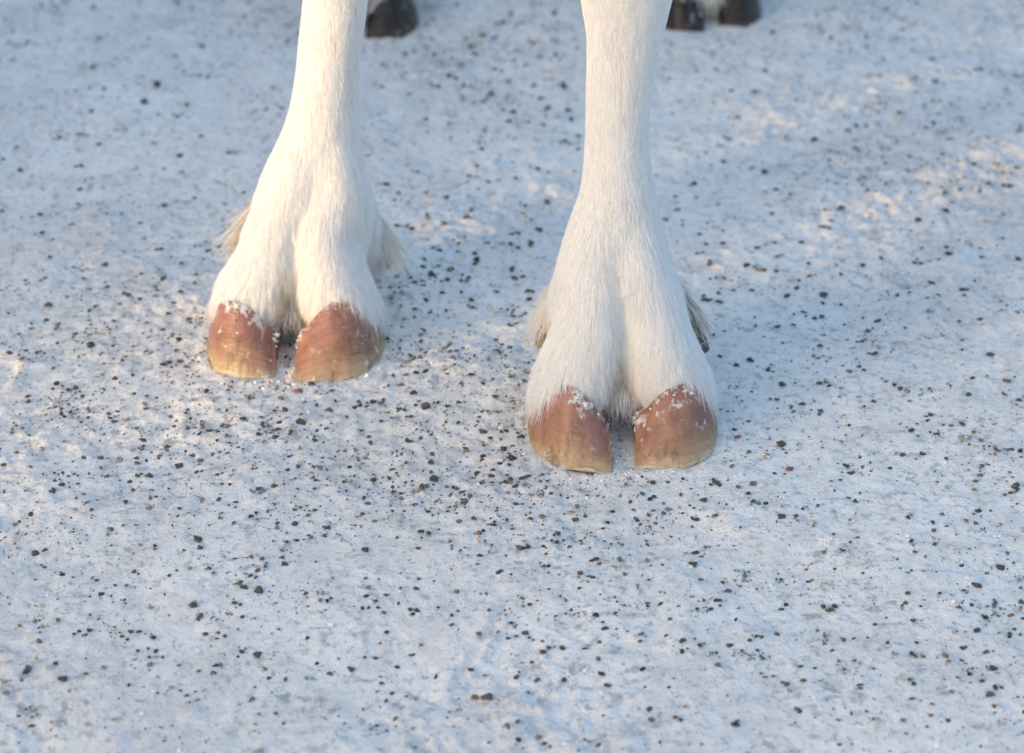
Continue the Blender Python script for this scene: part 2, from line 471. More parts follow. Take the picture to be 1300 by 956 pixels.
for cl, dx in zip(FEET['fore_far'], (0.009, 0.005)): fore_digit(-0.1175, 1.303, cl, -0.1110, dx)
# hind legs
for key, hx in (('hind_a', 0.162), ('hind_b', -0.1230)):
    ty = FEET[key][0][1]; sx = 1 if hx > 0 else -1
    tube(V, F, [(0.07 * sx, 1.98, 0.80, 0.10, 0.15), (0.11 * sx, 1.93, 0.66, 0.085, 0.13), (0.125 * sx, 1.99, 0.53, 0.050, 0.070),
                (0.135 * sx, 2.06, 0.43, 0.032, 0.042), (0.145 * sx, 2.05, 0.36, 0.027, 0.034), (hx, 1.99, 0.24, 0.019, 0.023),
                (hx, 1.94, 0.145, 0.021, 0.024), (hx, 1.915, 0.10, 0.031, 0.033), (hx, 1.89, 0.07, 0.022, 0.028)])
    for xi, ty, sg, w, L, H in FEET[key]:
        xm = xi + sg * w * 0.5
        tube(V, F, [(hx + sg * 0.010, 1.912, 0.115, 0.018, 0.026), (xi + sg * 0.017, 1.885, 0.075, 0.020, 0.026),
                    (xm, ty + 0.056, 0.040, 0.020, 0.026), (xm, ty + 0.052, 0.018, 0.017, 0.024)])
# trunk, neck, head, ears, tail
tube(V, F, [(0, 0.98, 0.80, 0.06, 0.07), (0, 1.02, 0.79, 0.12, 0.16), (0, 1.16, 0.77, 0.165, 0.225), (0, 1.40, 0.77, 0.205, 0.235), (0, 1.68, 0.80, 0.205, 0.205),
            (0, 1.95, 0.83, 0.165, 0.185), (0, 2.10, 0.84, 0.11, 0.13), (0, 2.16, 0.84, 0.04, 0.05)], seg=36)
tube(V, F, [(0, 1.22, 0.86, 0.10, 0.17), (0, 1.02, 0.97, 0.085, 0.145), (0, 0.86, 1.10, 0.070, 0.115), (0, 0.78, 1.22, 0.060, 0.085)], seg=28)
tube(V, F, [(0, 0.86, 1.26, 0.050, 0.055), (0, 0.78, 1.26, 0.068, 0.080), (0, 0.68, 1.21, 0.060, 0.068), (0, 0.57, 1.13, 0.046, 0.050), (0, 0.50, 1.08, 0.045, 0.045), (0, 0.475, 1.06, 0.025, 0.025)], seg=24)
for sx in (-1, 1):
    tube(V, F, [(0.05 * sx, 0.84, 1.29, 0.016, 0.012), (0.10 * sx, 0.86, 1.315, 0.024, 0.010), (0.150 * sx, 0.87, 1.325, 0.008, 0.006)], seg=12)
tube(V, F, [(0, 2.13, 0.90, 0.035, 0.03), (0, 2.19, 0.86, 0.030, 0.028), (0, 2.21, 0.78, 0.012, 0.012)], seg=14)

tmp_me = bpy.data.meshes.new('body_source')
tmp_me.from_pydata([tuple(v) for v in V], [], F); tmp_me.update()
tmp = bpy.data.objects.new('body_source', tmp_me); COL.objects.link(tmp)
rm = tmp.modifiers.new('remesh', 'REMESH'); rm.mode = 'VOXEL'; rm.voxel_size = 0.0030; rm.use_smooth_shade = True
sm = tmp.modifiers.new('smooth', 'SMOOTH'); sm.factor = 0.5; sm.iterations = 9
dg = bpy.context.evaluated_depsgraph_get()
body_me = bpy.data.meshes.new_from_object(tmp.evaluated_get(dg))
bpy.data.objects.remove(tmp); bpy.data.meshes.remove(tmp_me)
body_me.name = 'body'
body_me.materials.clear(); body_me.materials.append(M_SKIN)
nv = len(body_me.vertices)
BV = np.empty(nv * 3, np.float32); body_me.vertices.foreach_get('co', BV); BV = BV.reshape(-1, 3)
body_me.calc_loop_triangles()
BT = np.empty(len(body_me.loop_triangles) * 3, np.int32); body_me.loop_triangles.foreach_get('vertices', BT); BT = BT.reshape(-1, 3)
BN = np.empty(nv * 3, np.float32); body_me.vertex_normals.foreach_get('vector', BN); BN = BN.reshape(-1, 3)
body_me.vertices.foreach_set('co', (BV - ROOT).astype(np.float32).ravel())
body_me.polygons.foreach_set('use_smooth', np.ones(len(body_me.polygons), dtype=bool))
body_me.update()
body = bpy.data.objects.new('body', body_me); COL.objects.link(body); child(body)

# ------------------------------------------------------------------ hooves
def coronet_z(u, v, H):
    """height of the hair line over the outline point u (0 inner .. 1 outer), v (0 toe .. 1 heel)"""
    return H * (1 - np.where(u < 0.54, 0.56, 0.42) * np.clip(np.abs(u - 0.54) / 0.5, 0, 1) ** 2.0 - 0.36 * np.clip((v - 0.12) / 0.9, 0, 1))

def make_hoof(claw, mat, seed, chip=0.0, skew=0.0):
    xi, ty, sg, w, L, H = claw
    r = np.random.default_rng(seed)
    Q = [0.0, 0.015, 0.05] + list(np.linspace(0.09, 1.0, 27))
    ridge = np.interp(np.linspace(0, 1, 60), np.linspace(0, 1, 19), r.normal(0, 1, 19))
    verts, rise, rnd = [], [], []
    u0, v0 = OUTLINE[:, 0], OUTLINE[:, 1]
    ph = r.uniform(0, 6, 4)
    for q in Q:
        shrink = 1 - 0.20 * q - (0.025 if q == 0 else 0)
        xm = 0.50 - 0.02 * q
        u = xm + (u0 - xm) * np.where(u0 < xm, 1 - (1 - shrink) * 0.25, shrink)
        v = 0.5 + (v0 - 0.5) * (1 - 0.26 * q - (0.02 if q == 0 else 0)) + 0.17 * q
        bulge = 0.008 * math.sin(math.pi * min(1, q * 1.1))
        v = v - bulge * (v0 < 0.3) - skew * (0.45 - u0) * (v0 < 0.5)
        wob = 0.008 * np.sin(u0 * 9 + ph[0]) + 0.006 * np.sin(u0 * 21 + q * 5 + ph[3])
        grow = 1 + 0.008 * np.interp(q + 0.03 * np.sin(u0 * 7 + ph[1]), np.linspace(0, 1, 60), ridge)
        x = xi + sg * w * (0.5 + (u - 0.5) * grow + wob * 0.5)
        y = ty + L * (0.5 + (v - 0.5) * grow + wob * 0.4)
        z = coronet_z(u0, v0, H) * q - 0.0010
        if q <= 0.05:   # chipped and worn lower edge
            up = 0.0016 * np.abs(np.sin(u0 * 13 + ph[2])) + 0.0034 * np.clip(vnoise(u0 + seed * 3.1, v0, 9.0, seed), 0, 1) + 0.0012 * np.clip(vnoise(u0 + seed * 3.1, v0, 26.0, seed), 0, 1) + chip * np.exp(-((u0 - 0.35) / 0.16) ** 2) * (v0 < 0.3)
            z = z + up * (1 - q / 0.06)
        verts += list(np.stack([x, y, z], -1)); rise += [q] * NO
        rnd += list((np.arange(NO) / NO) + seed * 0.37)
    faces = []
    nq = len(Q)
    flip = sg < 0
    for i in range(nq - 1):
        for k in range(NO):
            k2 = (k + 1) % NO
            f = (i * NO + k, i * NO + k2, (i + 1) * NO + k2, (i + 1) * NO + k)
            faces.append(f[::-1] if flip else f)
    b = tuple(range(NO)); t = tuple((nq - 1) * NO + k for k in range(NO))
    faces += [b if flip else b[::-1], t[::-1] if flip else t]
    o = mesh_obj('hoof', np.array(verts) - ROOT, faces, mat)
    for nm, vals in (('rise', rise), ('round', rnd)):
        at = o.data.attributes.new(nm, 'FLOAT', 'POINT'); at.data.foreach_set('value', np.array(vals, np.float32))
    child(o)
    return o, np.array(verts).reshape(nq, NO, 3)

def frost_bits(hoof, rings, seed, count):
    """small crumbs of ice stuck to the horn and along the hair line"""
    r = np.random.default_rng(seed)
    verts, faces = [], []
    nq = rings.shape[0]
    spots = []
    for c in range(max(8, count // 4)):
        k0 = int(r.choice(np.r_[2:36, 60:NO]))
        top = r.random() < 0.80
        q0 = nq - 1 - r.integers(0, 4) if top else r.integers(5, nq - 1)
        big = r.uniform(0.6, 1.5) if top else r.uniform(0.5, 1.0)
        for _ in range(int(r.integers(4, 20))):
            spots.append((int(k0 + r.normal(0, 1.6)) % NO, int(np.clip(q0 + r.normal(0, 1.8), 3, nq - 1)), big, top))
    for k, q, big, top in spots:
        p = rings[q, k] + r.normal(0, 0.0007, 3)
        nrm = rings[max(q - 1, 0), k] - rings[:, :, :].mean((0, 1)); nrm[2] += 0.01; nrm /= np.linalg.norm(nrm)
        s = (0.00022 + r.exponential(0.00030)) * big
        pts = r.normal(size=(9, 3)); pts /= np.linalg.norm(pts, axis=1)[:, None]
        pts *= s * r.uniform(0.6, 1.4, (9, 1)) * np.array([1.5, 1.0, 1.0])
        pts -= 0.70 * (pts @ nrm)[:, None] * nrm
        bm = bmesh.new()
        for q_ in pts: bm.verts.new(q_ + p + nrm * s * 0.1 - ROOT)
        res = bmesh.ops.convex_hull(bm, input=bm.verts)
        junk = [e for e in res['geom_interior'] if isinstance(e, bmesh.types.BMVert)]
        bmesh.ops.delete(bm, geom=junk, context='VERTS')
        b0 = len(verts); bm.verts.index_update()
        verts += [np.array(v.co) for v in bm.verts]
        faces += [tuple(b0 + v.index for v in f.verts) for f in bm.faces]
        bm.free()
    o = mesh_obj('snow_crumbs', verts, faces, M_FROST, None, True)
    o.parent = hoof
    o['kind'] = 'stuff'
    return o

sd = 1
SKEW = {('fore_near', 0): 0.06, ('fore_near', 1): 0.01, ('fore_far', 0): 0.0, ('fore_far', 1): 0.055}
for key, claws in FEET.items():
    for ci, cl in enumerate(claws):
        hind = key.startswith('hind')
        hf, rings = make_hoof(cl, M_DARKHOOF if hind else M_HOOF, sd, 0.005 if key == 'fore_near' and ci == 0 else 0.0, SKEW.get((key, ci), 0.0))
        if not hind: frost_bits(hf, rings, sd + 50, {('fore_near', 0): 34, ('fore_near', 1): 60, ('fore_far', 0): 46, ('fore_far', 1): 50}[(key, ci)])
        sd += 1

# dewclaws behind each fetlock
DEW = [((0.0290, 1.224, 0.054), (0.0150, 1.222, 0.026), M_HOOF), ((0.0920, 1.228, 0.054), (0.1135, 1.226, 0.020), M_DARKHOOF),
       ((-0.1540, 1.330, 0.058), (-0.1680, 1.324, 0.036), M_DARKHOOF), ((-0.0890, 1.332, 0.050), (-0.0770, 1.325, 0.026), M_HOOF),
       ((0.135, 1.940, 0.062), (0.118, 1.930, 0.030), M_DARKHOOF), ((0.190, 1.940, 0.062), (0.207, 1.930, 0.030), M_DARKHOOF),
       ((-0.155, 1.935, 0.062), (-0.172, 1.925, 0.030), M_DARKHOOF), ((-0.100, 1.935, 0.062), (-0.083, 1.925, 0.030), M_DARKHOOF)]
for a, b, mat in DEW:
    v, f = [], []
    a, b = np.array(a), np.array(b)
    tube(v, f, [tuple(a) + (0.0060, 0.0075), tuple(a * 0.55 + b * 0.45) + (0.0060, 0.0075), tuple(a * 0.15 + b * 0.85) + (0.0045, 0.006), tuple(b) + (0.003, 0.0035)], seg=14)
    o = mesh_obj('dewclaw', np.array(v) - ROOT, f, mat); child(o)
    zz = np.array(v)[:, 2]
    for nm, vals in (('rise', (zz - zz.min()) / (np.ptp(zz) + 1e-6)), ('round', np.arange(len(v)) % 14 / 14.0)):
        at = o.data.attributes.new(nm, 'FLOAT', 'POINT'); at.data.foreach_set('value', np.array(vals, np.float32))

# ------------------------------------------------------------------ fur
def hair_roots(zmax, ymin, ymax, density):
    T = BV[BT]
    cen = T.mean(1)
    sel = (cen[:, 2] < zmax) & (cen[:, 1] > ymin) & (cen[:, 1] < ymax) & (cen[:, 2] > 0.012)
    T = T[sel]; tri = BT[sel]
    area = 0.5 * np.linalg.norm(np.cross(T[:, 1] - T[:, 0], T[:, 2] - T[:, 0]), axis=1)
    n = int(area.sum() * density)
    pick = RNG.choice(len(T), n, p=area / area.sum())
    a = RNG.random((n, 2)); m = a.sum(1) > 1; a[m] = 1 - a[m]
    w = np.stack([1 - a.sum(1), a[:, 0], a[:, 1]], 1)
    P = (T[pick] * w[:, :, None]).sum(1)
    N = (BN[tri[pick]] * w[:, :, None]).sum(1); N /= np.linalg.norm(N, axis=1)[:, None] + 1e-9
    # no hair where the horn begins
    keep = np.ones(n, bool)
    for claws in FEET.values():
        for xi, ty, sg, w_, L, H in claws:
            u = (P[:, 0] - xi) * sg / w_; v = (P[:, 1] - ty) / L
            inside = (u > -0.12) & (u < 1.12) & (v > -0.2) & (v < 1.15)
            keep &= ~(inside & (P[:, 2] < coronet_z(u, v, H) - 0.0035))
    return P[keep], N[keep]

_low = BV[BT].mean(1)[:, 2] < 0.47
LEGTREE = bvhtree.BVHTree.FromPolygons([tuple(v) for v in BV.tolist()], BT[_low].tolist())
def lay_on_skin(pts):
    """keep the lower-leg hairs from sinking into the hollows of the foot"""
    npt = pts.shape[1]
    for i in range(len(pts)):
        for k in range(1, npt):
            loc, nor, _, dist = LEGTREE.find_nearest(Vector(pts[i, k]))
            if loc is None: continue
            gap = 0.0004 + 0.0014 * k / (npt - 1)
            h = (pts[i, k, 0] - loc.x) * nor.x + (pts[i, k, 1] - loc.y) * nor.y + (pts[i, k, 2] - loc.z) * nor.z
            if h < gap:
                pts[i, k] = (loc.x + nor.x * gap, loc.y + nor.y * gap, loc.z + nor.z * gap)

def fur(name, P, N, length, lift, tint, width, clump_gap, clump_pull, wander=0.10, npt=6, skin=False):
    n = len(P)
    down = np.tile(np.array([0.0, -0.10, -1.0]), (n, 1))
    d = down - N * (down * N).sum(1)[:, None]
    nd = np.linalg.norm(d, axis=1)[:, None]
    d = d / (nd + 1e-6)
    # wandering partings and a spread away from the cleft between the toes
    side = np.cross(N, d)
    ang = wander * (vnoise(P[:, 0] * 1.0 + P[:, 1], P[:, 2], 38.0, 7) + 0.6 * vnoise(P[:, 0] + P[:, 1], P[:, 2], 110.0, 8)) + RNG.normal(0, 0.06, n)
    d = d * np.cos(ang)[:, None] + side * np.sin(ang)[:, None]
    L = length * RNG.uniform(0.72, 1.15, n)
    s = np.linspace(0, 1, npt)
    lf = lift * RNG.uniform(0.6, 1.5, n)
    pts = P[:, None, :] - N[:, None, :] * 0.0006 + d[:, None, :] * (L[:, None] * s)[:, :, None] \
        + N[:, None, :] * (L[:, None] * lf[:, None] * (s * (1.30 - 0.40 * s)))[:, :, None]
    # gravity on the free ends
    pts[:, :, 2] -= (L[:, None] * 0.03 * s ** 2)
    # clumps: neighbouring hairs lean together at the tips
    nc = max(8, int(n / 34))
    ci = RNG.choice(n, nc, replace=False)
    kd = kdtree.KDTree(nc)
    for j, c in enumerate(ci): kd.insert(P[c], j)
    kd.balance()
    near_i = np.array([kd.find(p)[1] for p in P])
    tgt = pts[ci[near_i]]
    off = P - P[ci[near_i]]
    far_ = np.linalg.norm(off, axis=1)
    pull = clump_pull * (0.55 + 0.45 * sstep(0.15, 0.08, P[:, 2])) * RNG.uniform(0.5, 1.2, n) * np.exp(-(far_ / clump_gap) ** 2)
    pts = pts + (tgt + off[:, None, :] * 0.15 - pts) * (pull[:, None] * s ** 1.3)[:, :, None]
    pts += RNG.normal(0, 1, (n, 1, 3)) * (L[:, None] * 0.045 * s ** 2)[:, :, None]
    if skin: lay_on_skin(pts)
    gz = snow_height(pts[:, -1, 0], pts[:, -1, 1]) + 0.0008
    pts[:, :, 2] = np.maximum(pts[:, :, 2], np.minimum(gz, 0.004)[:, None])
    hc = bpy.data.hair_curves.new(name)
    hc.add_curves([npt] * n)
    hc.attributes['position'].data.foreach_set('vector', (pts - ROOT).astype(np.float32).ravel())
    rad = np.tile(width * np.array([1.0, 1.0, 0.95, 0.8, 0.55, 0.2])[:npt], (n, 1)) * RNG.uniform(0.8, 1.2, (n, 1))
    at = hc.attributes.get('radius') or hc.attributes.new('radius', 'FLOAT', 'POINT')
    at.data.foreach_set('value', rad.astype(np.float32).ravel())
    at = hc.attributes.new('tint', 'FLOAT', 'CURVE'); at.data.foreach_set('value', np.clip(tint, 0, 1).astype(np.float32))
    at = hc.attributes.new('shade', 'FLOAT', 'CURVE'); at.data.foreach_set('value', RNG.random(n).astype(np.float32))
    hc.materials.append(M_HAIR)
    o = bpy.data.objects.new(name, hc); COL.objects.link(o); child(o)
    o['kind'] = 'stuff'
    return o

P, N = hair_roots(0.43, 1.05, 1.45, 1.25e6)
z = P[:, 2]
length = 0.0085 + 0.0075 * sstep(0.15, 0.08, z) 
back = sstep(0.2, 0.8, N[:, 1])
length = length + 0.007 * back * sstep(0.13, 0.08, z)
tint = 0.02 + 0.05 * vnoise(P[:, 0] + P[:, 1], P[:, 2], 24.0, 12) + 0.08 * RNG.normal(size=len(P))
tint = tint + 0.35 * back * sstep(0.105, 0.05, z)
# yellowish hair in the cleft between the toes
for key in ('fore_near', 'fore_far'):
    cx = 0.5 * (FEET[key][0][0] + FEET[key][1][0]); ty = FEET[key][0][1]
    g = np.exp(-((P[:, 0] - cx) / 0.006) ** 2) * (np.abs(P[:, 1] - ty - 0.05) < 0.07) * sstep(0.075, 0.04, z)
    tint = tint + 0.38 * g
fur('fur', P, N, length, 0.11, tint, 0.00014, 0.0045, 0.75, skin=True)

# longer fringe that falls over the top of the horn
sel = np.zeros(len(P), bool); LEN = np.zeros(len(P))
for key in ('fore_near', 'fore_far'):
    for ci, (xi, ty, sg, w, L, H) in enumerate(FEET[key]):
        u = (P[:, 0] - xi) * sg / w; v = (P[:, 1] - ty) / L
        a = (u > -0.15) & (u < 1.15) & (v > 0) & (v < 1.1) & (P[:, 2] < coronet_z(u, v, H) + 0.012) & (RNG.random(len(P)) < 0.5)
        sel |= a; LEN[a] = 0.0165 + 0.008 * np.clip(np.abs(u[a] - 0.5) * 2, 0, 1)
Pf, Nf = P[sel], N[sel]
fur('fetlock_fringe', Pf, Nf, LEN[sel], 0.13, tint[sel] * 0.8, 0.00012, 0.004, 0.8, 0.18)

# tufts over the dewclaws
def tuft(a, b, n, spread, length, tint_lo, tint_hi, name='dewclaw_tuft'):
    a, b = np.array(a), np.array(b)
    ax = (b - a) / np.linalg.norm(b - a)
    r = RNG.normal(size=(n, 3)); r -= (r @ ax)[:, None] * ax; r /= np.linalg.norm(r, axis=1)[:, None]
    t = RNG.random(n)
    root = a + (b - a) * (t * 0.75 - 0.35)[:, None] + r * 0.0090
    N_ = r
    L_ = length * RNG.uniform(0.35, 1.2, n)
    s = np.linspace(0, 1, 6)
    d = ax + RNG.normal(0, spread, (n, 3)) + np.array([0, 0, -0.25]); d /= np.linalg.norm(d, axis=1)[:, None]
    pts = root[:, None, :] + d[:, None, :] * (L_[:, None] * s)[:, :, None] + N_[:, None, :] * (L_[:, None] * 0.10 * s * (1 - s))[:, :, None]
    pts[:, :, 2] -= 0.12 * L_[:, None] * s ** 2
    pts[:, :, 2] = np.maximum(pts[:, :, 2], 0.002)
    hc = bpy.data.hair_curves.new(name); hc.add_curves([6] * n)
    hc.attributes['position'].data.foreach_set('vector', (pts - ROOT).astype(np.float32).ravel())
    at = hc.attributes.get('radius') or hc.attributes.new('radius', 'FLOAT', 'POINT')
    at.data.foreach_set('value', np.tile(0.00014 * np.array([1, 1, 0.95, 0.8, 0.55, 0.2]), (n, 1)).astype(np.float32).ravel())
    tt = tint_lo + (tint_hi - tint_lo) * RNG.random(n) ** 1.6
    at = hc.attributes.new('tint', 'FLOAT', 'CURVE'); at.data.foreach_set('value', tt.astype(np.float32))
    at = hc.attributes.new('shade', 'FLOAT', 'CURVE'); at.data.foreach_set('value', RNG.random(n).astype(np.float32))
    hc.materials.append(M_HAIR)
    o = bpy.data.objects.new(name, hc); COL.objects.link(o); child(o); o['kind'] = 'stuff'

TINTS = [(0.05, 0.38), (0.08, 0.9), (0.08, 0.75), (0.05, 0.5), (0.2, 0.8), (0.2, 0.8), (0.1, 0.6), (0.05, 0.4)]
for i, ((a, b, mat), (t0, t1)) in enumerate(zip(DEW, TINTS)):
    far_foot = i in (2, 3)
    tuft(a, b, 1500 if far_foot else 1100, 0.34 if far_foot else 0.28, 0.027 if far_foot else 0.022, t0, t1)

# hair between the toes
for x_, y_, t_ in ((0.0615, 1.166, 0.35), (-0.1345, 1.270, 0.45)):
    tuft((x_, y_ + 0.006, 0.026), (x_, y_ - 0.002, 0.008), 900, 0.35, 0.014, 0.05, t_, 'toe_cleft_tuft')

tuft((-0.076, 1.882, 0.045), (-0.071, 1.872, 0.010), 1500, 0.35, 0.026, 0.0, 0.25, 'fetlock_tuft')
tuft((0.161, 1.845, 0.038), (0.161, 1.833, 0.008), 1500, 0.35, 0.022, 0.05, 0.4, 'toe_cleft_tuft')

# hind legs
P2, N2 = hair_roots(0.40, 1.70, 2.20, 2.6e5)
fur('fur', P2, N2, 0.012 + 0.008 * sstep(0.13, 0.06, P2[:, 2]), 0.14, 0.12 + 0.10 * RNG.normal(size=len(P2)) + 0.3 * sstep(0.10, 0.04, P2[:, 2]), 0.00024, 0.006, 0.5, skin=True)

